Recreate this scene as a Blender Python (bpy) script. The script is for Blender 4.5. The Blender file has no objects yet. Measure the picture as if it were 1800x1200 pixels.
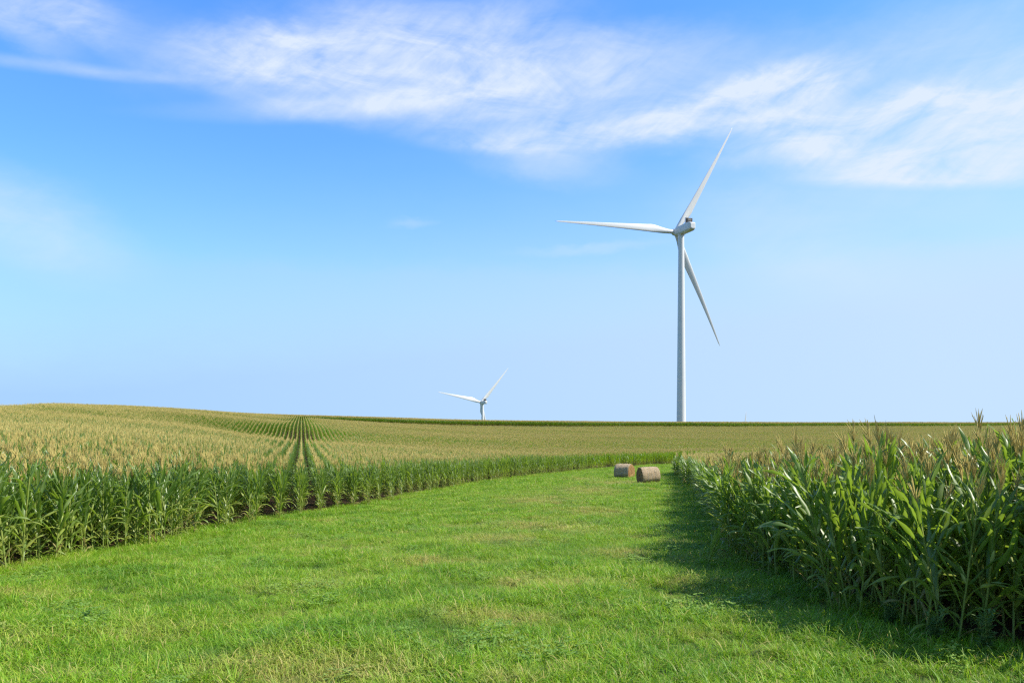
import bpy, math, random
import numpy as np
from mathutils import Vector, Matrix
random.seed(7); rng = np.random.default_rng(7)
R = math.radians
scene = bpy.context.scene
C = scene.collection

# ------------------------------------------------------------------ camera
F = 1400.0; EYE = 742.0                       # focal length and eye level of the photograph, in its pixels
cam_d = bpy.data.cameras.new('camera'); cam = bpy.data.objects.new('camera', cam_d); C.objects.link(cam)
cam_d.sensor_width = 36; cam_d.lens = 36*F/1800
cam_d.shift_y = (EYE-600)/1800
cam.location = (0, 0, 0); cam.rotation_euler = (R(90), 0, 0)
cam_d.clip_start = 0.1; cam_d.clip_end = 30000
scene.camera = cam

# ------------------------------------------------------------------ light
SUN_EL, SUN_AZ = 45.0, 97.0                    # azimuth clockwise from the view direction
sd = bpy.data.lights.new('sun', 'SUN'); so = bpy.data.objects.new('sun', sd); C.objects.link(so)
sd.energy = 5.0; sd.angle = R(0.5); sd.color = (1.0, 0.95, 0.83)
dirv = Vector((math.sin(R(SUN_AZ))*math.cos(R(SUN_EL)), math.cos(R(SUN_AZ))*math.cos(R(SUN_EL)), math.sin(R(SUN_EL))))
so.rotation_euler = dirv.to_track_quat('Z', 'Y').to_euler()
so.location = (50, 0, 60)
scene.view_settings.view_transform = 'Standard'; scene.view_settings.look = 'None'
scene.view_settings.gamma = 1.0; scene.view_settings.exposure = 0.55
scene.render.engine = 'CYCLES'
scene.cycles.max_bounces = 8; scene.cycles.transmission_bounces = 6; scene.cycles.diffuse_bounces = 4
scene.cycles.transparent_max_bounces = 8
scene.cycles.use_denoising = False; scene.cycles.filter_width = 1.3

# ------------------------------------------------------------------ node helper
class NT:
    def __init__(s, tree): s.t = tree; s.n = tree.nodes; s.l = tree.links
    def put(s, sock, v):
        if isinstance(v, bpy.types.NodeSocket): s.l.new(v, sock)
        elif v is not None:
            if hasattr(sock, 'default_value'):
                dv = sock.default_value
                try:
                    if hasattr(dv, '__len__') and len(dv) == 4 and len(v) == 3: v = (*v, 1)
                except TypeError: pass
                sock.default_value = v
    def node(s, typ, ins=None, **kw):
        nd = s.n.new(typ)
        for k, v in kw.items(): setattr(nd, k, v)
        for k, v in (ins or {}).items(): s.put(nd.inputs[k], v)
        return nd
    def m(s, op, a, b=0.0, c=0.0, clamp=False):
        nd = s.node('ShaderNodeMath', operation=op, use_clamp=clamp)
        s.put(nd.inputs[0], a); s.put(nd.inputs[1], b); s.put(nd.inputs[2], c); return nd.outputs[0]
    def vm(s, op, a, b=None, out=0):
        nd = s.node('ShaderNodeVectorMath', operation=op); s.put(nd.inputs[0], a)
        if b is not None: s.put(nd.inputs[1], b)
        return nd.outputs[out]
    def mr(s, v, a, b, c=0.0, d=1.0, smooth=False):
        nd = s.node('ShaderNodeMapRange', interpolation_type='SMOOTHSTEP' if smooth else 'LINEAR')
        for i, x in enumerate((v, a, b, c, d)): s.put(nd.inputs[i], x)
        return nd.outputs[0]
    def noise(s, vec, scale, detail=4, rough=.5, dist=0.0):
        nd = s.node('ShaderNodeTexNoise', {'Scale': scale, 'Detail': detail, 'Roughness': rough, 'Distortion': dist})
        if vec is not None: s.put(nd.inputs['Vector'], vec)
        return nd
    def mix(s, f, a, b, mode='MIX'):
        nd = s.node('ShaderNodeMix', data_type='RGBA', blend_type=mode)
        s.put(nd.inputs[0], f); s.put(nd.inputs[6], a); s.put(nd.inputs[7], b); return nd.outputs[2]
    def attr(s, name): return s.node('ShaderNodeAttribute', attribute_name=name)

def new_mat(name):
    m = bpy.data.materials.new(name); m.use_nodes = True; m.node_tree.nodes.clear()
    return m, NT(m.node_tree)

# ------------------------------------------------------------------ sky
w = bpy.data.worlds.new('World'); scene.world = w; w.use_nodes = True
w.node_tree.nodes.clear(); n = NT(w.node_tree)
def azel(px, py):
    return math.atan((px-900)/F), math.atan((EYE-py)/math.hypot(F, px-900))
tc = n.node('ShaderNodeTexCoord')
sky = n.node('ShaderNodeTexSky', sky_type='NISHITA', sun_disc=False, sun_elevation=R(SUN_EL), sun_rotation=R(SUN_AZ),
             altitude=300, air_density=1.0, dust_density=0.6, ozone_density=1.5)
sep = n.node('ShaderNodeSeparateXYZ'); n.l.new(tc.outputs['Generated'], sep.inputs[0])
az = n.m('ARCTAN2', sep.outputs[0], sep.outputs[1]); el = n.m('ARCSINE', sep.outputs[2])
P0 = n.node('ShaderNodeCombineXYZ', {0: az, 1: el}).outputs[0]
# wind-drawn distortion of the coordinates
wn = n.noise(n.vm('MULTIPLY', P0, (6, 12, 1)), 1.0, 5, .6)
P = n.vm('ADD', P0, n.vm('MULTIPLY', n.vm('SUBTRACT', wn.outputs['Color'], (.5, .5, .5)), (.035, .024, 0)))
wn2 = n.noise(n.vm('MULTIPLY', P0, (30, 60, 1)), 1.0, 5, .6)
P = n.vm('ADD', P, n.vm('MULTIPLY', n.vm('SUBTRACT', wn2.outputs['Color'], (.5, .5, .5)), (.028, .018, 0)))
Ps = n.vm('ADD', P0, n.vm('MULTIPLY', n.vm('SUBTRACT', wn.outputs['Color'], (.5, .5, .5)), (.02, .012, 0)))
def blob(px, py, rx, ry, ang, s, src=None, soft=0.0):
    a, e = azel(px, py)
    d = n.vm('SUBTRACT', src if src is not None else P, (a, e, 0))
    r = n.node('ShaderNodeVectorRotate', rotation_type='Z_AXIS'); n.put(r.inputs[0], d); n.put(r.inputs['Angle'], R(ang))
    q = n.vm('MULTIPLY', r.outputs[0], (F/rx, F/ry, 0))
    L = n.vm('LENGTH', q, out=1)
    return n.mr(L, soft, 1.0, s, 0.0, smooth=True)
def total(lst):
    a = lst[0]
    for b in lst[1:]: a = n.m('ADD', a, b)
    return a
# the sharp lower rim of the cirrus band: a gently falling line across the sky
def rim(p1, p2, src):
    a1, e1 = azel(*p1); a2, e2 = azel(*p2); k = (e2-e1)/(a2-a1)
    s_ = n.node('ShaderNodeSeparateXYZ'); n.put(s_.inputs[0], src)
    return n.m('SUBTRACT', s_.outputs[1], n.m('ADD', n.m('MULTIPLY', n.m('SUBTRACT', s_.outputs[0], a1), k), e1))
t = rim((300, 146), (1800, 320), Ps)
tl = rim((0, 108), (1000, 252), Ps)
above = n.mr(t, -.004, .012, 0, 1, smooth=True)
cut = n.mr(t, -.010, .006, 0.06, 1, smooth=True)
big = total([blob(680, 105, 470, 125, -9, 1.25), blob(930, 165, 330, 100, -12, .9), blob(460, 95, 230, 55, -7, .7), blob(1370, 168, 165, 70, -5, 1.45),
             blob(1660, 235, 300, 105, -6, 1.7), blob(1450, 228, 260, 55, -7, 1.1), blob(1200, 205, 460, 62, -7, .75), blob(70, 22, 170, 50, 0, .95), blob(1800, 270, 300, 80, -6, 1.2),
             blob(1060, 232, 520, 36, -6, .6)])
big = n.m('MULTIPLY', big, cut)
thin = total([blob(620, 188, 420, 26, -7, .42, Ps), blob(120, 120, 240, 14, -4, .34, Ps), blob(960, 290, 200, 50, 8, .36), blob(1700, 90, 330, 130, 4, .40),
              blob(1200, 125, 360, 90, 0, .45), blob(60, 75, 100, 25, 10, .3), blob(1500, 345, 380, 80, 8, .24), blob(1380, 430, 300, 100, 20, .27),
              blob(720, 388, 60, 14, -8, .2), blob(1040, 436, 200, 14, -4, .22), blob(30, 390, 240, 95, 15, .42), blob(250, 80, 200, 90, 10, .16)])
f1 = n.noise(n.vm('MULTIPLY', P0, (9, 26, 1)), 1.0, 9, .62, .6)
rotv = n.node('ShaderNodeVectorRotate', rotation_type='Z_AXIS'); n.put(rotv.inputs[0], P0); n.put(rotv.inputs['Angle'], R(-35))
f2 = n.noise(n.vm('MULTIPLY', rotv.outputs[0], (18, 75, 1)), 1.0, 8, .6, .3)
fib = n.m('ADD', n.m('MULTIPLY', f1.outputs[0], .76), n.m('MULTIPLY', f2.outputs[0], .24))
fib = n.mr(fib, .30, .66, 0.0, 1.15)
dens = n.m('ADD', n.m('MULTIPLY', n.m('MINIMUM', big, 1.15), n.m('ADD', n.m('MULTIPLY', fib, .66), .20)), n.m('MULTIPLY', thin, n.m('ADD', n.m('MULTIPLY', fib, .5), .6)))
dens = n.m('MINIMUM', dens, .93)
# pale humid veil low over the land, thicker to the right
veil = n.mr(n.m('ADD', n.node('ShaderNodeSeparateXYZ', {0: P}).outputs[1], n.m('MULTIPLY', az, -.10)), .0, .38, .92, 0.0, smooth=True)
step = n.mr(n.node('ShaderNodeSeparateXYZ', {0: P}).outputs[1], .175, .205, .20, 0.0, smooth=True)
hsv = n.node('ShaderNodeHueSaturation', {'Hue': .492, 'Saturation': 1.22, 'Value': 1.0, 'Color': sky.outputs[0]})
tint = n.mix(1.0, hsv.outputs[0], (1.07, 1.32, 1.78), 'MULTIPLY')
tint = n.mix(n.mr(el, .5, 1.2), tint, n.mix(1.0, tint, (.95, .84, .70), 'MULTIPLY'))  # unseen sky overhead made warmer and dimmer to shape the fill light
tint = n.mix(n.mr(sep.outputs[1], .25, -.35), tint, n.mix(1.0, tint, (1.15, .95, .74), 'MULTIPLY'))  # unseen sky behind the camera recoloured, also for the fill light
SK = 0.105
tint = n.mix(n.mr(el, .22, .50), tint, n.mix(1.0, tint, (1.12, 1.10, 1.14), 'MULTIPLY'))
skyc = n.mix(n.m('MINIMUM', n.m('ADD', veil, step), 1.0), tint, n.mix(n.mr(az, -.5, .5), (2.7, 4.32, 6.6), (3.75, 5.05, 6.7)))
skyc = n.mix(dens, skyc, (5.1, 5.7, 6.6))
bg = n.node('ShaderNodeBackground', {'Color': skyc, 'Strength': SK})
wo = n.node('ShaderNodeOutputWorld'); n.l.new(bg.outputs[0], wo.inputs[0])

# ------------------------------------------------------------------ tagging and mesh helpers
def tag(o, label=None, cat=None, group=None, kind=None):
    if label: o['label'] = label
    if cat: o['category'] = cat
    if group: o['group'] = group
    if kind: o['kind'] = kind
    return o
def mesh_obj(name, V, Fc, mats, parent=None, attrs=None, smooth=True, midx=None, link=True):
    me = bpy.data.meshes.new(name); me.from_pydata([tuple(v) for v in V], [], Fc)
    for m in (mats if isinstance(mats, (list, tuple)) else [mats]): me.materials.append(m)
    if smooth: me.polygons.foreach_set('use_smooth', [True]*len(me.polygons))
    if midx is not None: me.polygons.foreach_set('material_index', midx)
    for k, v in (attrs or {}).items():
        a = me.attributes.new(k, 'FLOAT', 'POINT'); a.data.foreach_set('value', v)
    me.update()
    o = bpy.data.objects.new(name, me)
    if link: C.objects.link(o)
    if parent: o.parent = parent
    return o
def empty(name, loc, rz=0):
    o = bpy.data.objects.new(name, None); C.objects.link(o); o.location = loc; o.rotation_euler = (0, 0, rz)
    o.empty_display_size = .2
    return o

# ------------------------------------------------------------------ terrain
def pchip(x, y, q):
    x = np.asarray(x, float); y = np.asarray(y, float); q = np.clip(q, x[0], x[-1])
    h = np.diff(x); d = np.diff(y)/h; m = np.zeros_like(y)
    for i in range(1, len(x)-1):
        if d[i-1]*d[i] > 0:
            w1 = 2*h[i]+h[i-1]; w2 = h[i]+2*h[i-1]; m[i] = (w1+w2)/(w1/d[i-1]+w2/d[i])
    m[0] = d[0]; m[-1] = d[-1]
    i = np.clip(np.searchsorted(x, q)-1, 0, len(x)-2); t = (q-x[i])/h[i]
    return ((2*t**3-3*t**2+1)*y[i] + (t**3-2*t**2+t)*h[i]*m[i] + (-2*t**3+3*t**2)*y[i+1] + (t**3-t**2)*h[i]*m[i+1])
DD = [0, 8, 17, 25, 35, 50, 74, 106, 140, 165, 200, 260, 320, 388, 404, 450, 480, 560, 700, 1231, 2500, 4000, 12000]
tail = [-20, -81, -145, -152, -160]
T = {   # ground height along sight lines of the photograph (column in its pixels)
 -500: [-2.3, -2.55, -3.05, -3.2, -3.1, -2.8, -2.0, -.8, 0.6, 0.9, 1.0, .4, 0, 0, 0, 0, 0, -4]+tail,
 0: [-2.3, -2.55, -3.15, -3.3, -3.2, -3.05, -2.6, -1.5, -0.05, 0.75, 1.25, 1.0, .6, .4, .4, .4, 0, -4]+tail,
 80: [-2.3, -2.55, -3.15, -3.4, -3.25, -3.1, -2.75, -1.75, -0.5, 0.9, 2.5, 3.4, 3.0, 2.2, 2, 1.6, 1, -4]+tail,
 180: [-2.3, -2.55, -3.15, -3.5, -3.45, -3.3, -3.0, -2.3, -1.4, 0.0, 1.1, 3.2, 4.2, 4.2, 4, 3.2, 2.6, -4]+tail,
 300: [-2.3, -2.55, -3.15, -3.6, -3.65, -3.65, -3.5, -3.0, -2.6, -1.9, -.2, 1.8, 3.2, 3.8, 3.7, 3.2, 2.6, -4]+tail,
 500: [-2.3, -2.55, -3.15, -3.65, -4.15, -4.65, -4.8, -4.8, -5.9, -5.35, -3.1, -1.8, -.4, .7, 1.3, 1.7, 1.4, -4]+tail,
 620: [-2.3, -2.55, -3.15, -3.65, -4.15, -4.8, -5.15, -5.35, -6.2, -5.6, -4.2, -3.3, -2.3, -1.6, .3, .7, .6, -4]+tail,
 850: [-2.3, -2.55, -3.15, -3.65, -4.15, -4.75, -5.6, -6.2, -6.5, -6.2, -5.9, -5.6, -5.1, -4.0, -1.6, -1.4, -1.5, -4]+tail,
 1100: [-2.3, -2.55, -3.15, -3.65, -4.15, -4.7, -5.6, -6.8, -7.4, -8.1, -7.3, -6.7, -5.8, -4.3, -2.3, -2.2, -2.3, -5]+tail,
 1500: [-2.3, -2.55, -3.10, -3.55, -4.0, -4.5, -5.3, -6.6, -7.1, -7.8, -7.1, -6.4, -5.4, -4.1, -2.7, -2.6, -2.7, -5]+tail,
 2300: [-2.3, -2.55, -3.00, -3.35, -3.7, -4.2, -5.0, -6.2, -7.0, -7.0, -7.0, -6.2, -5.2, -3.9, -2.7, -2.6, -2.7, -5]+tail,
}
cols = sorted(T); us = np.array([(c-900)/F for c in cols])
DG = np.concatenate([np.linspace(0, 150, 151), np.linspace(153, 600, 150), np.linspace(610, 1400, 80), np.linspace(1500, 12000, 106)])
rowsD = np.array([pchip(DD, T[c], DG) for c in cols])
UG = np.linspace(us[0], us[-1], 181)
TG = np.array([pchip(us, rowsD[:, j], UG) for j in range(len(DG))]).T     # (u, D)
k5 = np.array([1, 4, 6, 4, 1])/16.0
for _ in range(5):
    TG[2:-2] = sum(k5[i]*TG[i:i+TG.shape[0]-4] for i in range(5))
def ground_z(X, Y):
    X = np.asarray(X, float); Y = np.asarray(Y, float)
    u = np.clip(X/np.maximum(Y, 25.0), UG[0], UG[-1]-1e-6); D = np.clip(Y, 0, 11999)
    fu = (u-UG[0])/(UG[1]-UG[0]); iu = np.minimum(fu.astype(int), len(UG)-2); fu = fu-iu
    jd = np.clip(np.searchsorted(DG, D, side='right')-1, 0, len(DG)-2); fd = (D-DG[jd])/(DG[jd+1]-DG[jd])
    z = (TG[iu, jd]*(1-fu)*(1-fd)+TG[iu+1, jd]*fu*(1-fd)+TG[iu, jd+1]*(1-fu)*fd+TG[iu+1, jd+1]*fu*fd)
    far = np.clip((Y-60)/80, 0, 1)*np.clip((388-Y)/30, 0, 1)
    z = z + far*.18*np.sin(X*.05+Y*.021+1.3)*np.sin(Y*.062-X*.012)          # the roll of the field
    return z + .04*np.sin(X*1.3+.5)*np.sin(Y*1.1)*np.clip((80-Y)/60, 0, 1)
# field edges
YL = [-20, 0, 16.2, 23.5, 34, 50, 74, 106, 128, 140, 150, 165, 180]; XL = [-12, -11.2, -10.35, -10.1, -9.6, -7.1, -2.7, 7.4, 16, 25, 45, 90, 400]
YR = [8.2, 9.2, 11.6, 14.3, 19.8, 34, 65, 95, 105, 112, 118, 125, 130]; XR = [6.0, 5.25, 4.75, 4.65, 5.4, 8.6, 14.3, 19.5, 22, 30, 50, 90, 400]
def xl(Y): return np.interp(Y, YL, XL) + .15*np.sin(np.asarray(Y)*.9) + .1*np.sin(np.asarray(Y)*2.3+1)
def xr(Y): return np.interp(Y, YR, XR) + .15*np.sin(np.asarray(Y)*.8+2)
def in_left(X, Y): return ((X < xl(Y)) | (Y > 180)) & (Y < 388) & (Y > -15)
def in_right(X, Y): return (X > xr(Y)) & (Y > 8.2) & (Y < 130)
def in_back(X, Y): return (Y > 404+6*np.sin(X*.01)) & (Y < 476)

gx = np.concatenate([-np.geomspace(9000, 130, 26), np.linspace(-120, -34, 30), np.linspace(-32, 32, 129), np.linspace(34, 120, 30), np.geomspace(130, 9000, 26)])
gy = np.concatenate([np.array([-3000, -1000, -300, -100, -40, -20, -10, -5, -2]), np.linspace(0, 40, 121), np.linspace(40.8, 160, 150), np.linspace(164, 600, 110), np.geomspace(620, 12000, 40)])
GX, GY = np.meshgrid(gx, gy); GZ = ground_z(GX, GY)
V = np.stack([GX.ravel(), GY.ravel(), GZ.ravel()], 1); nx = len(gx)
Fc = [(j*nx+i, j*nx+i+1, (j+1)*nx+i+1, (j+1)*nx+i) for j in range(len(gy)-1) for i in range(nx-1)]
fx, fy = GX.ravel(), GY.ravel()
soil = (in_left(fx, fy) | in_right(fx, fy) | in_back(fx, fy)).astype(float)
m_ground, n = new_mat('ground earth and turf')
pos = n.node('ShaderNodeNewGeometry').outputs['Position']
na = n.noise(pos, .9, 6, .6); nb = n.noise(pos, 14, 5, .6)
turf = n.mix(n.mr(na.outputs[0], .4, .62), (.035, .075, .012), (.07, .10, .022))
turf = n.mix(n.mr(nb.outputs[0], .5, .7), turf, (.09, .085, .03))
dirt = n.mix(n.mr(nb.outputs[0], .35, .65), (.055, .032, .018), (.15, .095, .055))
gc = n.mix(n.mr(n.attr('soil').outputs['Fac'], .3, .7), turf, dirt)
bs = n.node('ShaderNodeBsdfPrincipled', {'Base Color': gc, 'Roughness': .95, 'Specular IOR Level': .1})
bmp = n.node('ShaderNodeBump', {'Strength': .6, 'Distance': .05, 'Height': nb.outputs[0]}); n.l.new(bmp.outputs[0], bs.inputs['Normal'])
n.l.new(bs.outputs[0], n.node('ShaderNodeOutputMaterial').inputs[0])
ground = mesh_obj('ground', V, Fc, m_ground, attrs={'soil': soil})
tag(ground, kind='structure')

# ------------------------------------------------------------------ materials
def leaf_material(name, dark, mid, yellow, dry, trans, tmix, rough, spec, patch=False):
    m, n = new_mat(name)
    oi = n.node('ShaderNodeObjectInfo'); geo = n.node('ShaderNodeNewGeometry'); pos = geo.outputs['Position']
    tone = n.attr('tone').outputs['Fac']; rib = n.attr('rib').outputs['Fac']
    ns = n.noise(pos, 3.5, 3, .5)
    g = n.mix(n.m('MULTIPLY_ADD', oi.outputs['Random'], .5, n.mr(ns.outputs[0], .3, .7, 0, .5)), dark, mid)
    c = n.mix(n.mr(tone, 0, 1), g, yellow); c = n.mix(n.mr(tone, 1, 2), c, dry)
    c = n.mix(n.m('MULTIPLY', rib, .55), c, (.30, .36, .16))
    if patch:
        p1 = n.noise(pos, .45, 5, .6); p2 = n.noise(pos, 1.4, 3, .5)
        dryf = n.mr(n.m('ADD', p1.outputs[0], n.m('MULTIPLY', p2.outputs[0], .35)), .72, .90, 0, .8)
        # worn hay-coloured patches down the middle of the waterway
        for (x, y, rx, ry) in ((1.6, 47, 2.6, 6.0), (1.0, 29, 2.4, 3.4), (5.5, 58, 2.8, 8), (-.5, 24, 1.8, 2.2), (-2.2, 8.2, 1.3, .8), (9.3, 71, 3.0, 5), (3.8, 38, 2.0, 3.5), (.5, 14.5, 1.2, .9), (-.3, 11, .9, .6), (2.6, 20, 1.0, 1.2), (-1.6, 18, 1.2, 1.0), (7.5, 80, 2.5, 5), (-4.5, 21, 1.2, 1.2)):
            d = n.vm('LENGTH', n.vm('MULTIPLY', n.vm('SUBTRACT', pos, (x, y, 0)), (1/rx, 1/ry, 0)), out=1)
            dd = n.mr(n.m('ADD', d, n.m('MULTIPLY', n.m('SUBTRACT', p2.outputs[0], .5), 2.2)), .3, 1.25, .9, 0)
            dryf = n.m('MAXIMUM', dryf, dd)
        pick = n.mr(oi.outputs['Random'], .0, .6, 1.0, .25)
        c = n.mix(n.m('MULTIPLY', dryf, pick), c, (.56, .43, .15)); gdry = n.m('MULTIPLY', dryf, pick)
        lush = n.mr(n.m('ADD', p1.outputs[0], n.m('MULTIPLY', n.m('SUBTRACT', p2.outputs[0], .5), .3)), .34, .50, .55, 0)
        c = n.mix(lush, c, (.06, .19, .022))
    b = n.node('ShaderNodeBsdfPrincipled', {'Base Color': c, 'Roughness': rough, 'Specular IOR Level': spec})
    tcol = n.mix(.5, c, trans)
    if patch: tcol = n.mix(gdry, tcol, (.55, .42, .15))
    tcol = n.mix(n.mr(tone, .8, 2), tcol, dry)
    tr = n.node('ShaderNodeBsdfTranslucent', {'Color': tcol})
    mx = n.node('ShaderNodeMixShader', {0: tmix}); n.l.new(b.outputs[0], mx.inputs[1]); n.l.new(tr.outputs[0], mx.inputs[2])
    n.l.new(mx.outputs[0], n.node('ShaderNodeOutputMaterial').inputs[0])
    return m
M_leaf = leaf_material('corn leaf', (.050, .120, .009), (.125, .240, .012), (.30, .37, .03), (.38, .28, .10), (.42, .62, .015), .42, .38, .55)
M_grass = leaf_material('turf grass', (.080, .235, .008), (.255, .45, .015), (.44, .50, .06), (.52, .42, .17), (.38, .62, .012), .40, .50, .35, patch=True)
M_weed = leaf_material('weed leaf', (.04, .13, .02), (.07, .18, .03), (.2, .24, .04), (.3, .2, .09), (.2, .42, .04), .3, .5, .4)
def plain(name, c1, c2, scale, rough, spec=.3, bump=0, dist=.02, stretch=None, metal=0):
    m, n = new_mat(name)
    tcn = n.node('ShaderNodeTexCoord').outputs['Object']
    v = n.vm('MULTIPLY', tcn, stretch) if stretch else tcn
    ns = n.noise(v, scale, 6, .6)
    c = n.mix(n.mr(ns.outputs[0], .35, .65), c1, c2)
    b = n.node('ShaderNodeBsdfPrincipled', {'Base Color': c, 'Roughness': rough, 'Specular IOR Level': spec, 'Metallic': metal})
    if bump:
        bp = n.node('ShaderNodeBump', {'Strength': bump, 'Distance': dist, 'Height': ns.outputs[0]}); n.l.new(bp.outputs[0], b.inputs['Normal'])
    n.l.new(b.outputs[0], n.node('ShaderNodeOutputMaterial').inputs[0])
    return m
def tassel_mat():
    m, n = new_mat('corn tassel'); oi = n.node('ShaderNodeObjectInfo')
    pos = n.node('ShaderNodeNewGeometry').outputs['Position']
    c = n.mix(n.noise(pos, 5, 2).outputs[0], (.44, .355, .11), (.74, .61, .22))
    b = n.node('ShaderNodeBsdfPrincipled', {'Base Color': c, 'Roughness': .8, 'Specular IOR Level': .2})
    tr = n.node('ShaderNodeBsdfTranslucent', {'Color': (.62, .46, .17, 1)})
    mx = n.node('ShaderNodeMixShader', {0: .25}); n.l.new(b.outputs[0], mx.inputs[1]); n.l.new(tr.outputs[0], mx.inputs[2])
    n.l.new(mx.outputs[0], n.node('ShaderNodeOutputMaterial').inputs[0]); return m
M_tassel = tassel_mat()
M_stalk = plain('corn stalk', (.13, .20, .035), (.27, .29, .07), 3, .5)
M_husk = plain('corn husk', (.20, .28, .06), (.36, .38, .13), 12, .6, stretch=(6, 6, 1))
M_silk = plain('corn silk', (.16, .06, .03), (.30, .13, .05), 30, .8)
M_paint = plain('turbine white paint', (.60, .61, .62), (.64, .645, .65), .25, .35, .45, stretch=(1, 1, .2))
M_joint = plain('turbine flange seam', (.55, .56, .58), (.62, .63, .64), 2, .5)
M_rad = plain('turbine radiator core', (.035, .035, .035), (.09, .075, .06), 1.2, .6)
M_steel = plain('galvanised steel', (.3, .31, .32), (.42, .43, .44), 3, .4, metal=.6)

# ------------------------------------------------------------------ corn plant geometry
class Buf:
    def __init__(s): s.V = []; s.F = []; s.tone = []; s.rib = []; s.mi = []
    def quadstrip(s, rows, tone, ribs, mi=0):
        b = len(s.V); w = len(rows[0])
        for r_, row in enumerate(rows):
            for k, v in enumerate(row):
                s.V.append(v); s.tone.append(tone if not callable(tone) else tone(r_/(len(rows)-1))); s.rib.append(ribs[k])
        for r_ in range(len(rows)-1):
            for k in range(w-1):
                a = b+r_*w+k; s.F.append((a, a+1, a+w+1, a+w)); s.mi.append(mi)
    def tube(s, pts, rad, sides, tone=0, mi=0):
        rows = []
        for i, (p, r_) in enumerate(zip(pts, rad)):
            d = (Vector(pts[min(i+1, len(pts)-1)])-Vector(pts[max(i-1, 0)])).normalized()
            a = d.orthogonal().normalized(); c = d.cross(a)
            rows.append([tuple(Vector(p)+(a*math.cos(2*math.pi*k/sides)+c*math.sin(2*math.pi*k/sides))*r_) for k in range(sides+1)])
        s.quadstrip(rows, tone, [0]*(sides+1), mi)
    def merge(s, o, M, mi_off=0):
        b = len(s.V)
        for v in o.V: s.V.append(tuple(M @ Vector(v)))
        s.F += [tuple(i+b for i in f) for f in o.F]; s.tone += o.tone; s.rib += o.rib; s.mi += [m+mi_off for m in o.mi]
    def obj(s, name, mats, parent=None, link=True):
        return mesh_obj(name, s.V, s.F, mats, parent, {'tone': s.tone, 'rib': s.rib}, midx=s.mi, link=link)

def leaf(buf, base, az_, L, wd, th0, th1, tone, nseg, rnd, power=1.4, wave=True, cross=True, mi=0):
    """one arching blade: th0 angle from vertical at the collar, th1 at the tip"""
    out = Vector((math.cos(az_), math.sin(az_), 0)); side = Vector((-math.sin(az_), math.cos(az_), 0))
    p = Vector(base); rows = []; bendy = rnd.uniform(-.35, .35); tw = rnd.uniform(-.9, .9); ph = rnd.uniform(0, 6)
    for i in range(nseg+1):
        s_ = i/nseg; th = th0+(th1-th0)*s_**power
        d = out*math.sin(th)+Vector((0, 0, 1))*math.cos(th)+side*bendy*s_
        d.normalize()
        nrm = (d.cross(side)).normalized(); sd_ = nrm.cross(d).normalized()
        a = tw*s_*s_; sd2 = sd_*math.cos(a)+nrm*math.sin(a); nr2 = nrm*math.cos(a)-sd_*math.sin(a)
        wv = wd*(.55+.6*s_ if s_ < .5 else .85)*min(1, (1-s_)*2.6)**.75*(.5 if s_ == 0 else 1)+.002
        wl = wv*.5
        rip = wd*.16*math.sin(s_*14+ph) if wave else 0
        if cross: rows.append([tuple(p-sd2*wl+nr2*(-wl*.45+rip)), tuple(p), tuple(p+sd2*wl+nr2*(-wl*.45-rip))])
        else: rows.append([tuple(p-sd2*wl), tuple(p+sd2*wl)])
        p = p+d*(L/nseg)
    buf.quadstrip(rows, tone, [0, 1, 0] if cross else [0, 0], mi)

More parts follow.
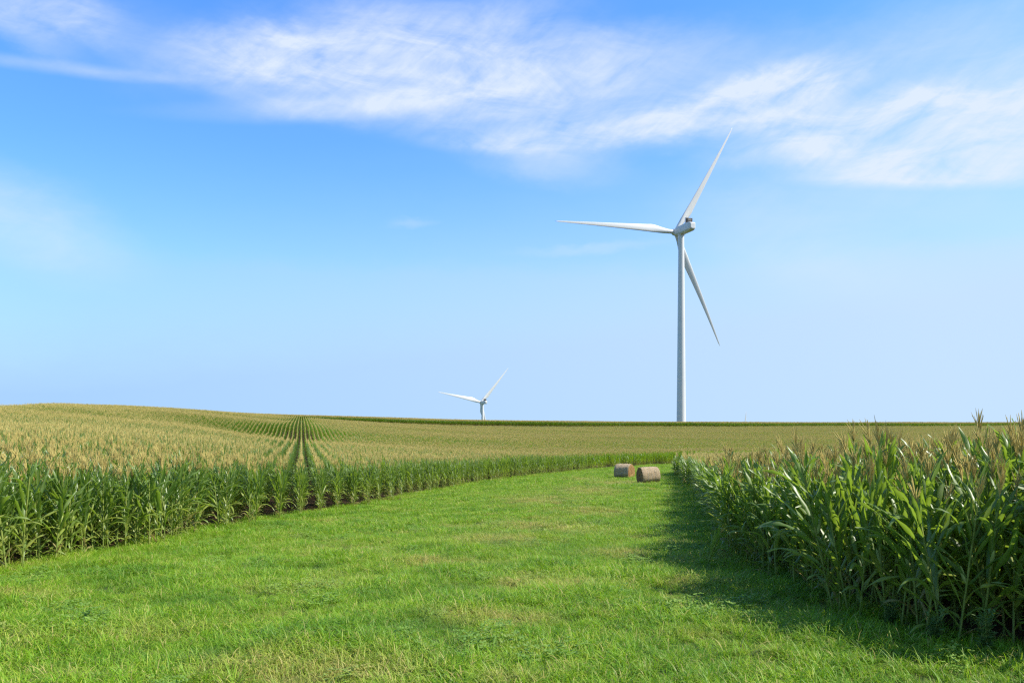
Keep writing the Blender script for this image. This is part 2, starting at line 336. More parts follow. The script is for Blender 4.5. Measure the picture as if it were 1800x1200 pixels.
def corn(rnd, lod, H=None, sparse=False, fat=1.0):
    """returns (stalk, foliage, tassel, ear) buffers; leaves spread along local X, the row runs along Y"""
    st, fo, ta, ea = Buf(), Buf(), Buf(), Buf()
    H = H or rnd.uniform(1.98, 2.34)                # collar of the top leaf
    lx, ly = rnd.uniform(-.07, .07), rnd.uniform(-.07, .07)
    def axis(h): return Vector((lx*(h/H)**2*H*.6, ly*(h/H)**2*H*.6, h))
    if lod == 0:
        hs = [0, .1, .5, 1.0, 1.5, 1.9, H]
        st.tube([axis(h) for h in hs], [.016, .014, .0135, .012, .009, .007, .005], 7)
        for h in [k*.19+.12 for k in range(10)]: st.tube([axis(h-.006), axis(h), axis(h+.006)], [.0125, .0155, .0125], 7, .5)
    elif lod == 1: st.tube([axis(0), axis(1.1), axis(H)], [.015, .012, .006], 4)
    nl = {0: 16, 1: 11, 2: 9}[lod]; seg = {0: 9, 1: 5, 2: 3}[lod]
    a0 = rnd.uniform(-.35, .35)
    for i in range(nl):
        q = i/(nl-1); h = .16+(H-.40)*q**.95
        side = math.pi*(i % 2)+a0+rnd.gauss(0, .5)
        L = (.50+.55*math.sin(math.pi*min(1, .15+q*.85))**.8)*rnd.uniform(.85, 1.12)
        if lod and q > .55: L *= .82
        if q < .16: L *= rnd.uniform(.45, .85)
        if q > .72: L *= 1-rnd.uniform(-.05, .6)*(q-.72)/.28
        wd = (.050+.045*math.sin(math.pi*min(1, q*.9+.08)))*rnd.uniform(.85, 1.15)*(1.05 if lod == 0 else 1.25)
        th0 = R(36-20*q+rnd.uniform(-12, 12))
        if q < .3: th1 = R(rnd.choice([rnd.uniform(60, 120), rnd.uniform(110, 172)])); pw = rnd.uniform(.7, 2)
        elif q < .7: th1 = R(rnd.choice([rnd.uniform(30, 60), rnd.uniform(50, 100), rnd.uniform(100, 165)])); pw = rnd.uniform(1, 3)
        else: th1 = R(rnd.choice([rnd.uniform(18, 40), rnd.uniform(25, 50), rnd.uniform(50, 130)])); pw = rnd.uniform(1.2, 3)
        tone = 0.0
        if q < .14: tone = rnd.choice([1.9, 1.2, .7, .4, .2])
        elif q < .30: tone = rnd.choice([.9, .5, .25, 1.1, 0])
        elif q < .45: tone = rnd.choice([0, 0, .25])
        else: tone = rnd.uniform(0, .10)
        leaf(fo, axis(h), side, L, wd, th0, th1, tone, seg, rnd, pw, lod == 0, lod < 2)
        if lod == 0:
            st.tube([axis(h-.14), axis(h)], [.0145, .0165], 6, .1)
    # tassel
    top = axis(H); tl_ = rnd.uniform(.34, .50)
    nb_ = {0: 15, 1: 7, 2: 6}[lod]; r_ = {0: .0038, 1: .0052, 2: .0080}[lod]
    r_ *= fat
    if sparse: nb_ -= 4
    up = Vector((lx, ly, 1)).normalized()
    def spike(b, d, L, r0):
        d2 = (d+Vector((d.x, d.y, 0))*.4+Vector((rnd.uniform(-.12, .12), rnd.uniform(-.12, .12), 0))).normalized()
        if lod == 0: ta.tube([b, b+d*L*.4, b+d*L*.5+d2*L*.3, b+d*L*.5+d2*L*.5], [r0, r0*1.5, r0*1.3, r0*.4], 4)
        else:
            s1 = Vector((-d.y, d.x, 0)); s1 = (s1.normalized() if s1.length > .01 else Vector((1, 0, 0)))*r0*1.5
            ta.quadstrip([[tuple(b-s1*.6), tuple(b+s1*.6)], [tuple(b+d*L*.5-s1), tuple(b+d*L*.5+s1)], [tuple(b+d2*L-s1*.3), tuple(b+d2*L+s1*.3)]], 0, [0, 0])
    spike(top-up*.05, up, tl_, r_*1.25)
    if lod: 
        spike(top-up*.05, (up+Vector((.05, .02, 0))).normalized(), tl_*.95, r_)
    for k in range(nb_):
        a = k*2.4+rnd.uniform(-.3, .3); sp = rnd.uniform(.10, .42)
        d = (up+Vector((math.cos(a), math.sin(a), 0))*sp).normalized()
        spike(top+up*rnd.uniform(-.04, .12), d, rnd.uniform(.17, .30), r_)
    # ear
    if lod == 0:
        h = rnd.uniform(.85, 1.1); a = a0+math.pi*rnd.choice([0, 1])+rnd.uniform(-.3, .3)
        d = Vector((math.cos(a)*.38, math.sin(a)*.38, 1)).normalized(); b = axis(h)+Vector((math.cos(a), math.sin(a), 0))*.02
        ea.tube([b, b+d*.05, b+d*.12, b+d*.19, b+d*.24], [.012, .026, .029, .022, .008], 8)
    return st, fo, ta, ea
def merged(parts):
    b = Buf()
    for k, p in enumerate(parts): b.merge(p, Matrix.Identity(4), 0); 
    b.mi = []
    for k, p in enumerate(parts): b.mi += [k]*len(p.F)
    return b
CM = [M_stalk, M_leaf, M_tassel, M_husk]

proto = bpy.data.collections.new('field_corn_shapes')
names = []
def add_proto(buf, mats, coll, base):
    o = buf.obj('%s.%03d' % (base, len([x for x in coll.objects])+1), mats, link=False); coll.objects.link(o); return o
rnd = random.Random(11)
N0, N1, N2 = 14, 8, 8
P_lod0 = [corn(rnd, 0) for _ in range(N0)]
for p in P_lod0: add_proto(merged(p), CM, proto, 'field_corn')
def segment(lod, length, step, sparse=False, fat=1.0):
    b = Buf(); y = -length/2+step/2
    while y < length/2:
        s_ = rnd.uniform(.90, 1.07)
        p = merged(corn(rnd, lod, None, sparse and rnd.random() < .7, fat))
        b.merge(p, Matrix.Translation((rnd.uniform(-.03, .03), y+rnd.uniform(-.04, .04), 0)) @ Matrix.Rotation(rnd.gauss(0, 1.0)+math.pi*rnd.choice([0, 1]), 4, 'Z') @ Matrix.Scale(s_, 4)); y += step
    return b
SEG1, SEG2 = 1.1, 3.0
for _ in range(N1): add_proto(segment(1, SEG1, .18), CM, proto, 'field_corn')
for k in range(N2): add_proto(segment(2, SEG2, .19, k >= 4), CM, proto, 'field_corn')

for k in range(3): add_proto(segment(2, SEG2, .17, False, 1.9), CM, proto, 'field_corn')
# ------------------------------------------------------------------ planting the rows
def rows(inside, ang, spacing, step, y0, y1, xa, xb, margin=1.12, jitter=.03, rowjit=.02):
    """plants in straight rows; ang is the bearing of the rows, clockwise from straight ahead"""
    d = np.array([math.sin(ang), math.cos(ang)]); nn = np.array([math.cos(ang), -math.sin(ang)])
    cs = np.array([(x, y) for x in (xa, xb) for y in (y0, y1)]); a = cs@nn; b = cs@d
    A = np.arange(math.floor(a.min()/spacing), math.ceil(a.max()/spacing)+1)*spacing
    B = np.arange(b.min(), b.max(), step)
    AA, BB = np.meshgrid(A, B); AA = AA.ravel(); BB = BB.ravel()+ (np.abs(np.sin(AA*77.7))*step)
    BB = BB + rng.normal(0, jitter, len(BB)); Y = AA*nn[1]+BB*d[1]
    rj = rowjit if not callable(rowjit) else rowjit(Y)
    AA = AA + rng.normal(0, 1, len(AA))*rj
    X = AA*nn[0]+BB*d[0]; Y = AA*nn[1]+BB*d[1]
    k = (Y >= y0) & (Y < y1) & (np.abs(X) < .643*Y*margin+3.5) & (X > xa) & (X < xb)
    X, Y = X[k], Y[k]; k = inside(X, Y); return X[k], Y[k]
A_L = math.atan((530-900)/F); A_R = math.atan((1190-900)/F)   # rows of the two fields
# far fields: row segments, then nearer: shorter segments, then single plants
pts = []     # x, y, variant, rz, scale
def emit(X, Y, vlo, vhi, ang, sc_lo, sc_hi, rj):
    nn_ = len(X); v = rng.integers(vlo, vhi, nn_); rz = -ang + rng.normal(0, rj, nn_) + math.pi*rng.integers(0, 2, nn_)
    if vhi == N0:
        sc_lo, sc_hi = .87, 1.09
        if ang > 0: sc_lo, sc_hi = .94, 1.08
        if ang < 0: rz = rz+rng.normal(0, 1.1, nn_)*(Y < 30)
    if vlo == N0+N1 and ang < 0:      # bands of greener and of riper plants lie along the contour
        g = np.sin(Y*.09+X*.012)+.7*np.sin(Y*.031-X*.02+1)+.6*np.sin(X*.06+Y*.05)+rng.normal(0, .8, nn_)
        v = np.where(g > .5, N0+N1+4, N0+N1)+rng.integers(0, 4, nn_)
    s_ = rng.uniform(sc_lo, sc_hi, nn_)*(1+.05*np.sin(X*.07+Y*.05)*np.sin(Y*.11+1))
    pts.append(np.stack([X, Y, v.astype(float), rz, s_], 1))
X, Y = rows(in_left, A_L, .90, SEG2, 118, 388, -330, 330, 1.10, .25); emit(X, Y, N0+N1, N0+N1+N2, A_L, .94, 1.07, .012)
X, Y = rows(in_left, A_L, .90, SEG1, 45, 118, -120, 90, 1.15, .06); emit(X, Y, N0, N0+N1, A_L, .93, 1.06, .03)
X, Y = rows(in_right, A_R, .76, SEG1, 40, 130, -10, 100, 1.12, .06); emit(X, Y, N0, N0+N1, A_R, .93, 1.07, .03)
X, Y = rows(in_back, R(84), .76, SEG2, 395, 476, -350, 380, 1.08, .25); emit(X, Y, N0+N1+N2, N0+N1+N2+3, R(84), .94, 1.06, .012)
singles = []
for fn, ang, y0, y1, xa, xb, sd_ in ((in_left, A_L, 5, 45, -45, 10, 'left'), (in_right, A_R, 8, 40, 3, 40, 'right')):
    X, Y = rows(fn, ang, .90 if sd_ == 'left' else .76, .17 if sd_ == 'left' else .145, y0, y1, xa, xb, 1.15, rowjit=(lambda Y: .03+.22*np.clip((31-Y)/8, 0, 1)) if sd_ == 'left' else .17)
    if sd_ == 'left': dep = (xl(Y)-X)
    else: dep = np.minimum(X-xr(Y), 99)
    dist = np.hypot(X, Y)
    vis = np.where(dep < .7, 1.0, np.where(dep < 1.6, .72, .50))
    infr = np.abs(X/Y) < .66
    score = np.where(infr, vis/dist, 0)
    for i in range(len(X)): singles.append((score[i], X[i], Y[i], dep[i], dist[i], ang, sd_))
singles.sort(key=lambda t: -t[0])
heroes, others = singles[:298], singles[298:]
for a in {t[5] for t in others}:
    q = [t for t in others if t[5] == a]
    emit(np.array([t[1] for t in q]), np.array([t[2] for t in q]), 0, N0, a, .92, 1.08, .4 if a < 0 else 1.2)
pts = np.concatenate(pts); print('corn instances', len(pts), 'heroes', len(heroes))
PZ = ground_z(pts[:, 0], pts[:, 1])

def scatter_group(name, coll):
    g = bpy.data.node_groups.new(name, 'GeometryNodeTree')
    g.interface.new_socket('Geometry', in_out='INPUT', socket_type='NodeSocketGeometry')
    g.interface.new_socket('Geometry', in_out='OUTPUT', socket_type='NodeSocketGeometry')
    N = g.nodes; L = g.links
    gi = N.new('NodeGroupInput'); go = N.new('NodeGroupOutput'); iop = N.new('GeometryNodeInstanceOnPoints')
    ci = N.new('GeometryNodeCollectionInfo'); ci.inputs['Collection'].default_value = coll
    ci.inputs['Separate Children'].default_value = True; ci.inputs['Reset Children'].default_value = True
    def na(nm, t):
        q = N.new('GeometryNodeInputNamedAttribute'); q.data_type = t; q.inputs['Name'].default_value = nm
        return [o for o in q.outputs if o.enabled][0]
    L.new(gi.outputs[0], iop.inputs['Points']); L.new(ci.outputs[0], iop.inputs['Instance'])
    iop.inputs['Pick Instance'].default_value = True
    L.new(na('variant', 'INT'), iop.inputs['Instance Index']); L.new(na('scl', 'FLOAT_VECTOR'), iop.inputs['Scale'])
    e2r = N.new('FunctionNodeEulerToRotation'); L.new(na('rot', 'FLOAT_VECTOR'), e2r.inputs[0]); L.new(e2r.outputs[0], iop.inputs['Rotation'])
    L.new(iop.outputs[0], go.inputs[0]); return g
def scatter(name, XYZ, variant, rot, scl, coll):
    me = bpy.data.meshes.new(name); me.vertices.add(len(XYZ)); me.vertices.foreach_set('co', np.asarray(XYZ, np.float32).ravel())
    a = me.attributes.new('variant', 'INT', 'POINT'); a.data.foreach_set('value', np.asarray(variant, np.int32))
    a = me.attributes.new('rot', 'FLOAT_VECTOR', 'POINT'); a.data.foreach_set('vector', np.asarray(rot, np.float32).ravel())
    a = me.attributes.new('scl', 'FLOAT_VECTOR', 'POINT'); a.data.foreach_set('vector', np.asarray(scl, np.float32).ravel())
    o = bpy.data.objects.new(name, me); C.objects.link(o)
    md = o.modifiers.new('scatter', 'NODES'); md.node_group = scatter_group(name+' scatter', coll)
    return o
nP = len(pts); near = (pts[:, 2] < N0)
tilt = rng.normal(0, .045, (nP, 2))*near[:, None]
rot = np.stack([tilt[:, 0], tilt[:, 1], pts[:, 3]], 1); scl = np.repeat(pts[:, 4:5], 3, 1)
slim = (pts[:, 0] < xl(pts[:, 1])) & (pts[:, 1] > 28) & (pts[:, 1] < 395)
scl[slim, 0] *= .56                       # blades stand along the row and leave the alleys open
corn_field = scatter('corn_field', np.stack([pts[:, 0], pts[:, 1], PZ-.01], 1), pts[:, 2], rot, scl, proto)
tag(corn_field, 'tasselled green corn in rows covering the rolling fields behind the nearest plants', 'corn', kind='stuff')

# individual plants along the field edges
src = []
for k, p in enumerate(P_lod0):
    src.append([b.obj(nm, [mt]) for b, nm, mt in zip(p, ('stalk', 'foliage', 'tassel', 'ear'), CM)])
    for o, b in zip(src[-1], p): o.data.polygons.foreach_set('material_index', [0]*len(b.F))
usedp = [False]*N0
def place_corn(x, y, rz, s, k, lean, label, group):
    r_ = bpy.data.objects.new('corn_plant', None); C.objects.link(r_); r_.empty_display_size = .2
    r_.location = (x, y, float(ground_z(x, y))-.01); r_.rotation_euler = (lean[0], lean[1], rz); r_.scale = (s, s, s)
    tag(r_, label, 'corn plant', group)
    if y > 28 and x < -6: r_.scale = (s*.62, s, s)
    for o in src[k]:
        c = o if not usedp[k] else o.copy()
        if usedp[k]: C.objects.link(c)
        c.parent = r_
    usedp[k] = True
    return r_
order = list(range(N0))
for i, (sc, x, y, dep, dist, ang, side) in enumerate(heroes):
    k = order[i % N0] if i < N0 else random.randrange(N0)
    rz = -ang+random.gauss(0, (1.2 if y < 28 else .5) if side == 'left' else 1.4)+math.pi*random.choice([0, 1])
    lv = .10 if side == 'right' else .06; lean = (random.gauss(0, lv), random.gauss(0, lv)); s = random.uniform(.97, 1.12)*(1.03 if side == 'right' else 1)
    if dep < .9: s *= random.uniform(.78, 1.0) if side == 'right' else random.uniform(.86, 1.04)
    elif dep < 1.8: s *= random.uniform(.88, 1.02)
    if side == 'right':
        near_ = dist < 13
        if dep < .8:
            lab, grp = ('tall outermost corn plant beside the shaded grass, near end of the right field', 'outermost corn plants at the near end of the right field') if near_ else \
                       ('corn plant of the outermost row of the right field, farther along the shaded grass', 'outermost corn plants farther along the right field')
        else:
            lab, grp = ('tasselled corn plant behind the outermost row, nearest end of the right field', 'inner corn plants at the near end of the right field') if near_ else \
                       ('tasselled corn plant inside the right field, farther back behind its outermost row', 'inner corn plants farther back in the right field')
    else:
        lab, grp = ('corn plant of the outermost row beside the sunlit grass, near end of the left field', 'outermost corn plants of the left field') if dep < .8 else \
                   ('tasselled corn plant just behind the outermost row of the left field', 'inner corn plants of the left field')
    place_corn(x, y, rz, s, k, lean, lab, grp)

# ------------------------------------------------------------------ grass of the waterway
gcoll = bpy.data.collections.new('turf_shapes'); rnd = random.Random(5)
def tuft(nb, rad, h0, h1, wd, seg, droop=1.0):
    b = Buf()
    for _ in range(nb):
        a = rnd.uniform(0, 6.283); r_ = rad*math.sqrt(rnd.random()); L = rnd.uniform(h0, h1)
        tone = rnd.choice([.2, .4, .7, .9, 1.7, .1, .3]) if rnd.random() < .5 else 0
        leaf(b, (r_*math.cos(a), r_*math.sin(a), -.01), rnd.uniform(0, 6.283), L, wd*rnd.uniform(.7, 1.3), R(rnd.uniform(3, 60)), R(rnd.uniform(50, 140)*droop), tone, seg, rnd, 1.2, False, False)
    return b
GV = []
def clover(nb):
    b = Buf()
    for _ in range(nb):
        a = rnd.uniform(0, 6.283); r_ = .16*math.sqrt(rnd.random()); h = rnd.uniform(.03, .13); c = (r_*math.cos(a), r_*math.sin(a), h)
        for k in range(3): leaf(b, c, a+k*2.09, rnd.uniform(.02, .045), rnd.uniform(.016, .03), R(rnd.uniform(50, 80)), R(rnd.uniform(80, 120)), rnd.uniform(-.1, .2), 3, rnd, 1, False, True)
    return b
for _ in range(9): add_proto(tuft(54, .14, .06, .20, .0050, 4, 1.15), [M_grass], gcoll, 'turf')     # 0-6 short near
for _ in range(4): add_proto(tuft(44, .10, .14, .34, .0065, 5, 1.0), [M_grass], gcoll, 'turf')   # 7-10 long near
for _ in range(5): add_proto(tuft(60, .24, .08, .20, .011, 3), [M_grass], gcoll, 'turf')       # 11-15 far
def lf(X, Y): return np.sin(X*1.9+.7*np.sin(Y*1.3))*np.sin(Y*1.5+.9*np.sin(X*1.1))+.5*np.sin(X*.7+Y*.4)*np.sin(Y*.9)
for _ in range(3): add_proto(clover(34), [M_grass], gcoll, 'turf')   # 18-20 broadleaf
GP = []
def grass_zone(y0, y1, dens_, vlo, vhi, s0, s1, longv=False):
    x0 = -.66*y1-2; x1 = .66*y1+2; N_ = int((x1-x0)*(y1-y0)*dens_)
    X = rng.uniform(x0, x1, N_); Y = rng.uniform(y0, y1, N_)
    k = (np.abs(X) < .66*Y+1.5) & (X > xl(Y)-.9) & ((Y < 9.3) | (X < xr(Y)+.8) | (Y > 108)) 
    X, Y = X[k], Y[k]
    lfv = lf(X, Y)
    s_ = rng.uniform(s0, s1, len(X))*(1+.40*lfv)
    v = rng.integers(vlo, vhi, len(X))
    GP.append(np.stack([X, Y, v.astype(float), s_, s_*rng.uniform(.75, 1.15, len(X))], 1))
grass_zone(4.5, 14, 62, 0, 9, .8, 1.25)
grass_zone(14, 26, 50, 0, 9, .95, 1.4)
grass_zone(26, 60, 17, 13, 18, .8, 1.3)
grass_zone(60, 150, 7, 13, 18, 1.2, 1.9)
# longer tufts: near the frame's right corner, along both field edges and scattered clumps
X = rng.uniform(-12, 14, 60000); Y = rng.uniform(5, 34, 60000)
edge = np.minimum(np.abs(X-xl(Y)), np.where(Y > 8.6, np.abs(X-xr(Y)), 9))
pr = .16*np.exp(-(edge/.5)**2)+.22*np.clip((lf(X*.8+3, Y*.8)-.75)*1.2, 0, 1)+.12*np.exp(-((Y-8)**2)/3)*(X > 1.2)+.03
k = (rng.random(len(X)) < pr) & (np.abs(X) < .66*Y+1.5) & (X > xl(Y)-.3) & ((Y < 9.2) | (X < xr(Y)+.5))
X, Y = X[k], Y[k]; s_ = rng.uniform(.6, 1.0, len(X)); GP.append(np.stack([X, Y, rng.integers(9, 13, len(X)).astype(float), s_, s_], 1))
X = rng.uniform(-14, 16, 9000); Y = rng.uniform(5, 32, 9000)
k = (np.abs(X) < .66*Y+1) & (X > xl(Y)-.4) & ((Y < 9.2) | (X < xr(Y)+.5)) & (np.sin(X*1.1+2)*np.sin(Y*.9+X*.3)+rng.normal(0, .45, 9000) > .95)
X, Y = X[k], Y[k]; s_ = rng.uniform(.8, 1.5, len(X)); GP.append(np.stack([X, Y, rng.integers(18, 21, len(X)).astype(float), s_, s_*1.1], 1))
GP = np.concatenate(GP); print('grass tufts', len(GP))
gr = np.stack([rng.normal(0, .08, len(GP)), rng.normal(0, .08, len(GP)), rng.uniform(0, 6.283, len(GP))], 1)
grass = scatter('grass', np.stack([GP[:, 0], GP[:, 1], ground_z(GP[:, 0], GP[:, 1])], 1), GP[:, 2], gr, np.stack([GP[:, 3], GP[:, 3], GP[:, 4]], 1), gcoll)
tag(grass, 'short bright green grass of the curving strip between the corn fields', 'grass', kind='stuff')

# ------------------------------------------------------------------ weeds among the corn feet
def weed(x, y, h, seed, label):
    rd = random.Random(seed); root = empty('weed', (x, y, float(ground_z(x, y))-.01), rd.uniform(0, 6))
    st, fo = Buf(), Buf()
    for k in range(6):
        a = rd.uniform(0, 6.28); hh = h*rd.uniform(.6, 1); sp = rd.uniform(.05, .35)
        pp = [Vector((math.cos(a)*sp*q*q*hh, math.sin(a)*sp*q*q*hh, hh*q)) for q in (0, .25, .5, .75, 1)]
        st.tube(pp, [.006, .005, .004, .003, .0015], 5)
        for j in range(26):
            q = .15+.85*j/25; i = min(3, int(q*4)); f = q*4-i; b = pp[i].lerp(pp[i+1], f)
            leaf(fo, b, rd.uniform(0, 6.28), rd.uniform(.07, .14)*(1.2-q*.5), rd.uniform(.02, .034), R(rd.uniform(30, 60)), R(rd.uniform(80, 120)), rd.uniform(0, .2), 4, rd, 1, False, True)
    st.obj('stem', [M_stalk], root); fo.obj('foliage', [M_weed], root)
    tag(root, label, 'weed', 'leafy weeds at the foot of the right corn field')
for args in ((5.75, 8.75, 1.1, 1, 'tallest leafy green weed at the foot of the corn in the right corner'),
             (5.3, 8.9, .7, 2, 'bushy low weed at the foot of the nearest corn'), (4.95, 9.35, .5, 3, 'small leafy weed left of the bushy weeds at the corn foot'),
             (6.2, 8.3, .6, 4, 'leafy weed before the corn at the right edge of the photo'), (4.9, 10.3, .4, 5, 'smallest weed in the shade under the outermost corn row')):
    weed(*args)

def stray(x, y, k, s, rx, ry, label):
    place_corn(x, y, random.uniform(0, 6), s, k, (rx, ry), label, None)
stray(4.25, 17.4, 2, .62, .1, -.75, 'small stray corn plant leaning far out over the shaded grass')
stray(-10.0, 36.2, 5, .40, .05, .12, 'stunted corn plant standing alone in grass before the left field')

# ------------------------------------------------------------------ round bales
def bale_mats():
    out = []
    for nm, c1, c2, c3 in (('weathered hay', (.30, .22, .13), (.62, .48, .30), (.44, .32, .20)), ('bale end hay', (.07, .04, .02), (.60, .36, .13), (.22, .09, .035))):
        m, n = new_mat(nm); tcn = n.node('ShaderNodeTexCoord').outputs['Object']
        a = n.noise(n.vm('MULTIPLY', tcn, (2, 30, 30)), 1.0, 5, .65); b2 = n.noise(tcn, 3.2, 5, .65); f = n.noise(tcn, 60, 3, .7)
        c = n.mix(n.mr(a.outputs[0], .35, .65), c1, c2); c = n.mix(n.mr(b2.outputs[0], .44, .60, 0, .85), c, c3)
        c = n.mix(n.mr(f.outputs[0], .5, .75, 0, .6), c, (.45, .36, .24))
        b = n.node('ShaderNodeBsdfPrincipled', {'Base Color': c, 'Roughness': .95, 'Specular IOR Level': .1})
        bp = n.node('ShaderNodeBump', {'Strength': 1.0, 'Distance': .05, 'Height': n.m('ADD', a.outputs[0], f.outputs[0])}); n.l.new(bp.outputs[0], b.inputs['Normal'])
        n.l.new(b.outputs[0], n.node('ShaderNodeOutputMaterial').inputs[0]); out.append(m)
    return out
M_hay, M_hayend = bale_mats()
M_straw = plain('loose straw', (.34, .24, .10), (.52, .40, .20), 20, .9)
M_net = plain('bale net wrap', (.42, .40, .36), (.55, .52, .46), 30, .6)
def bale(px, D, rz, rad, Ln, label, sag, seed):
    rd = random.Random(seed); x = (px-900)/F*D; root = empty('hay_bale', (x, D, float(ground_z(x, D))), rz)
    NS, NL = 56, 14
    def prof(a, q):
        r_ = rad*(1+.03*math.sin(3*a+seed)+.02*math.sin(7*a+q*4)+.012*math.sin(q*17+a*2)+rd.uniform(-.012, .012))
        y = math.cos(a)*r_*(1+sag*.5); z = math.sin(a)*r_
        if z < 0: y *= 1+sag*abs(z/rad); z *= 1-.10*abs(z/rad)
        return y, z+rad*.90
    b = Buf(); rws = []
    for i in range(NL+1):
        q = i/NL; xx = (q-.5)*Ln; e = 1-.045*(abs(q-.5)*2)**10
        rws.append([(xx+rd.uniform(-.006, .006), prof(2*math.pi*k/NS, q)[0]*e, (prof(2*math.pi*k/NS, q)[1]-rad*.9)*e+rad*.9) for k in range(NS)])
        rws[-1].append(rws[-1][0])
    b.quadstrip(rws, 0, [0]*(NS+1))
    b.obj('bale_side', [M_hay], root)
    for sgn, row in ((-1, rws[0]), (1, rws[-1])):
        e = Buf(); ring = [row]
        for f in (.93, .8, .62, .45, .28, .12, .01):
            ring.append([(v[0]+sgn*(.035*(1-f)+.018*math.sin(f*40)+rd.uniform(-.01, .01)), v[1]*f, (v[2]-rad*.9)*f+rad*.9) for v in row[:-1]]); ring[-1].append(ring[-1][0])
        e.quadstrip(ring, 0, [0]*(NS+1)); e.obj('bale_end', [M_hayend], root)
    net = Buf()                                              # turns of wrap left round the bale
    for q in (.06, .3, .52, .72, .94):
        cc = [((q-.5)*Ln+.03*math.sin(5*math.pi*k/NS), v[1]*1.008, (v[2]-rad*.9)*1.008+rad*.9) for k, v in enumerate(rws[int(q*NL)][:-1])]
        net.tube([Vector(c) for c in cc]+[Vector(cc[0])], [.006]*(NS+1), 4)
    net.obj('net_wrap', [M_net], root)
    sw = Buf()                                               # loosened stalks hanging off the bale and at its foot
    for _ in range(1300):
        q = rd.random(); a = rd.uniform(0, 6.283); y, z = prof(a, q); 
        if rd.random() < .3: p = Vector((rd.choice([-1, 1])*(Ln/2+rd.uniform(0, .04)), y*rd.random(), (z-rad*.9)*rd.random()+rad*.9))
        elif rd.random() < .4: p = Vector(((q-.5)*(Ln+1.0), rd.choice([-1, 1])*rad*rd.uniform(.5, 1.9), rd.uniform(.06, .16)))
        else: p = Vector(((q-.5)*Ln, y, z))
        leaf(sw, p, rd.uniform(0, 6.28), rd.uniform(.06, .22), .013, R(rd.uniform(40, 150)), R(rd.uniform(60, 170)), 0, 2, rd, 1, False, False)
    sw.obj('loose_straw', [M_straw], root)
    tag(root, label, 'hay bale', 'round hay bales on the grass strip')
bale(1139.5, 71.0, R(14), .78, 1.66, 'greyish tan round hay bale, nearer and right of two, dark end to left', .04, 3)
bale(1097.5, 85.5, R(-34), .83, 1.70, 'slumped brown round hay bale, farther and left of two, rusty end to right', .10, 8)

# ------------------------------------------------------------------ wind turbines
def tower_mesh(h, r0, r1):
    b = Buf(); hs = [-4]+[h*k/10 for k in range(11)]
    b.tube([Vector((0, 0, z)) for z in hs], [r0]+[r0+(r1-r0)*k/10 for k in range(11)], 40); return b
def loft(b, secs, tone=0):
    rows_ = [list(s_)+[s_[0]] for s_ in secs]; b.quadstrip(rows_, 0, [0]*len(rows_[0]))
def blade_mesh(Rb, wide=1.0):
    """span along +Z, rotor axis forward +Y, chord along X; airfoil sections with twist and prebend"""
    secs = []; K = 40
    for i in range(61):
        q = i/60; z = 1.3+(Rb-1.3)*q
        if q < .2:
            t_ = q/.2; t_ = t_*t_*(3-2*t_); ch = 2.4+(4.8-2.4)*t_; th = 1.0+(.32-1.0)*t_; off = t_*.22
        else:
            t_ = (q-.2)/.8; ch = 4.3*(1-t_)**.9*.82+.72*(1-t_*.75)*1.08; th = .32-.17*t_; off = .22
            ch = 4.8+(.6-4.8)*t_**.80
            if q > .975: ch *= .55 if q < .99 else .12
        ch *= wide
        tw = R(10*(1-q)**2+6)
        pts_ = []
        for k in range(K):
            a = 2*math.pi*k/K; cx = math.cos(a)*.5*ch; ty = math.sin(a)*.5*ch*th*(1 if q < .05 else (1-.45*(1+math.cos(a))/2*min(1, q/.2)))
            cx += off*ch
            xx = cx*math.cos(tw)-ty*math.sin(tw); yy = cx*math.sin(tw)+ty*math.cos(tw)
            pts_.append((xx, yy+.2*q+3.4*q*q, z))
        secs.append(pts_)
    b = Buf(); loft(b, secs); b.F.append(tuple(range(len(b.V)-K-1, len(b.V)-1))); b.mi.append(0); return b
def box(b, x0, x1, y0, y1, z0, z1):
    o = len(b.V)
    for v in ((x0, y0, z0), (x1, y0, z0), (x1, y1, z0), (x0, y1, z0), (x0, y0, z1), (x1, y0, z1), (x1, y1, z1), (x0, y1, z1)):
        b.V.append(v); b.tone.append(0); b.rib.append(0)
    for f in ((0, 3, 2, 1), (4, 5, 6, 7), (0, 1, 5, 4), (1, 2, 6, 5), (2, 3, 7, 6), (3, 0, 4, 7)): b.F.append(tuple(o+i for i in f)); b.mi.append(0)
def bevel(o, w_, seg=3):
    md = o.modifiers.new('bevel', 'BEVEL'); md.width = w_; md.segments = seg; md.limit_method = 'ANGLE'; md.angle_limit = R(25)
    o.data.polygons.foreach_set('use_smooth', [True]*len(o.data.polygons))
    md2 = o.modifiers.new('wn', 'WEIGHTED_NORMAL'); md2.keep_sharp = True
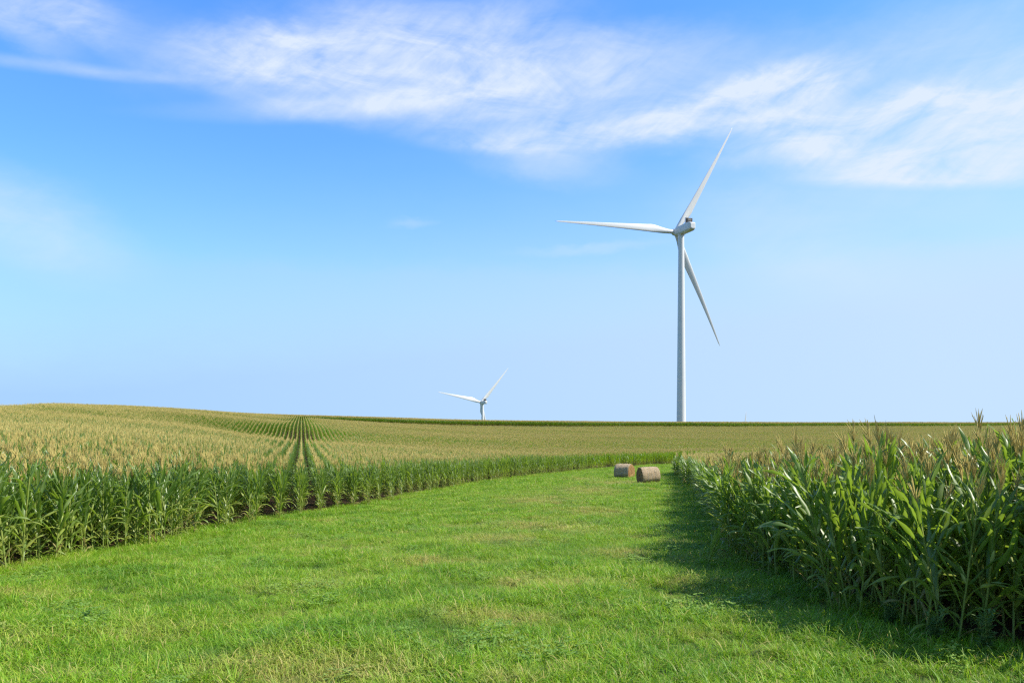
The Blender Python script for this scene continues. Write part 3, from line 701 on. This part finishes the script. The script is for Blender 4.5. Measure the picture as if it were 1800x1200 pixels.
def turbine(px, D, hub_py, yaw, roll, label, Rb=73.0, wide=1.0):
    x = (px-900)/F*D; zg = float(ground_z(x, D)); zh = (EYE-hub_py)/F*D; h = zh-zg-2.3; tilt = R(5); hy = 6.4
    root = empty('wind_turbine', (x, D, zg), yaw)            # local +Y is where the rotor faces (away from the camera)
    tw = tower_mesh(h, 2.65, 1.62).obj('tower', [M_paint], root)
    for f in (.28, .56, .8):
        s_ = Buf(); r_ = 2.65+(1.62-2.65)*f+.012; s_.tube([Vector((0, 0, h*f-.12)), Vector((0, 0, h*f+.12))], [r_, r_-.001], 40); s_.obj('flange_seam', [M_joint], tw)
    # nacelle: octagonal-ish housing narrowing at the front
    nb_ = Buf(); zc = h+2.3
    def sec(y, w_, t_, bt):
        o_ = []
        for cx_, cz_, rr, a0_ in ((w_, t_, .5, 0), (-w_, t_, .5, 90), (-w_, -bt, 1.1, 180), (w_, -bt, 1.1, 270)):
            for q_ in range(6):
                a_ = R(a0_+q_*18); sx = 1 if cx_ > 0 else -1; sz = 1 if cz_ > 0 else -1
                o_.append((cx_-sx*rr+rr*math.cos(a_), y, zc+cz_-sz*rr+rr*math.sin(a_)))
        return o_
    secs = [sec(5.0, 1.75, 1.7, 1.8), sec(3.2, 2.1, 2.05, 2.2), sec(0, 2.3, 2.35, 2.45), sec(-9.6, 2.3, 2.45, 2.3), sec(-11.0, 2.15, 2.35, 2.1), sec(-11.8, 1.8, 2.05, 1.75), sec(-12.2, 1.3, 1.6, 1.3)]
    loft(nb_, secs)
    nb_.F.append(tuple(range(23, -1, -1))); nb_.mi.append(0); o_ = len(nb_.V)-25; nb_.F.append(tuple(range(o_, o_+24))); nb_.mi.append(0)
    nac = nb_.obj('nacelle', [M_paint], root); bevel(nac, .08, 2)
    col = Buf(); col.tube([Vector((0, 0, h-.6)), Vector((0, 0, h+.3))], [1.9, 2.0], 32); col.obj('yaw_collar', [M_paint], root)
    # cooler standing on the rear of the roof
    c = Buf(); box(c, -2.1, 2.1, -8.1, -7.7, zc+2.6, zc+5.2); cool = c.obj('cooler', [M_rad], root)
    fr = Buf()
    for (a, b_) in ((-2.3, -2.1), (2.1, 2.3)): box(fr, a, b_, -8.25, -7.5, zc+2.3, zc+5.4)
    box(fr, -2.1, 2.1, -8.22, -7.55, zc+5.2, zc+5.4); box(fr, -2.1, 2.1, -8.22, -7.55, zc+2.4, zc+2.6)
    for xx in (-.65, .65): box(fr, xx-.06, xx+.06, -8.16, -7.64, zc+2.6, zc+5.2)
    fr.obj('frame', [M_steel], cool, ).data.polygons.foreach_set('use_smooth', [False]*len(fr.F))
    for xx in (-1.7, 1.0):
        an = Buf(); an.tube([Vector((xx, -7.9, zc+5.4)), Vector((xx, -7.9, zc+6.5))], [.05, .04], 6)
        an.tube([Vector((xx-.3, -7.9, zc+6.45)), Vector((xx+.3, -7.9, zc+6.45))], [.06, .06], 6); an.obj('wind_sensor', [M_steel], root)
    # rotor
    hubm = Buf(); prof = [(4.6, 1.55), (5.0, 1.95), (5.6, 2.15), (7.0, 2.15), (8.0, 1.85), (8.8, 1.25), (9.3, .6), (9.45, .05)]
    hubm.tube([Vector((0, y, 0)) for y, _ in prof], [r_ for _, r_ in prof], 28)
    hub = hubm.obj('hub', [M_paint], root); hub.location = (0, 0, zc); hub.rotation_euler = (tilt, 0, 0)
    for k in range(3):
        a = roll+k*120                                      # degrees, clockwise as the camera sees it
        bl = blade_mesh(Rb, wide).obj('blade', [M_paint], root)
        bl.location = (0, hy*math.cos(tilt), zc+hy*math.sin(tilt)); bl.rotation_euler = (Matrix.Rotation(tilt, 3, 'X') @ Matrix.Rotation(R(a), 3, 'Y')).to_euler()
    tag(root, label, 'wind turbine', 'wind turbines beyond the corn fields')
turbine(1197.5, 460, 405.3, R(20), 30.3, 'tallest and nearest white wind turbine, all three blades in view above the corn', 75.2)
turbine(848.3, 1231, 707.2, R(29.5), 41.4, 'smaller distant white wind turbine with two blades and tower top showing over the corn', 73, 1.3)
turbine(1308.2, 2500, 763.5, R(10), 6.5, 'farthest wind turbine, only a tiny pale blade tip above the horizon', 73, 1.9)
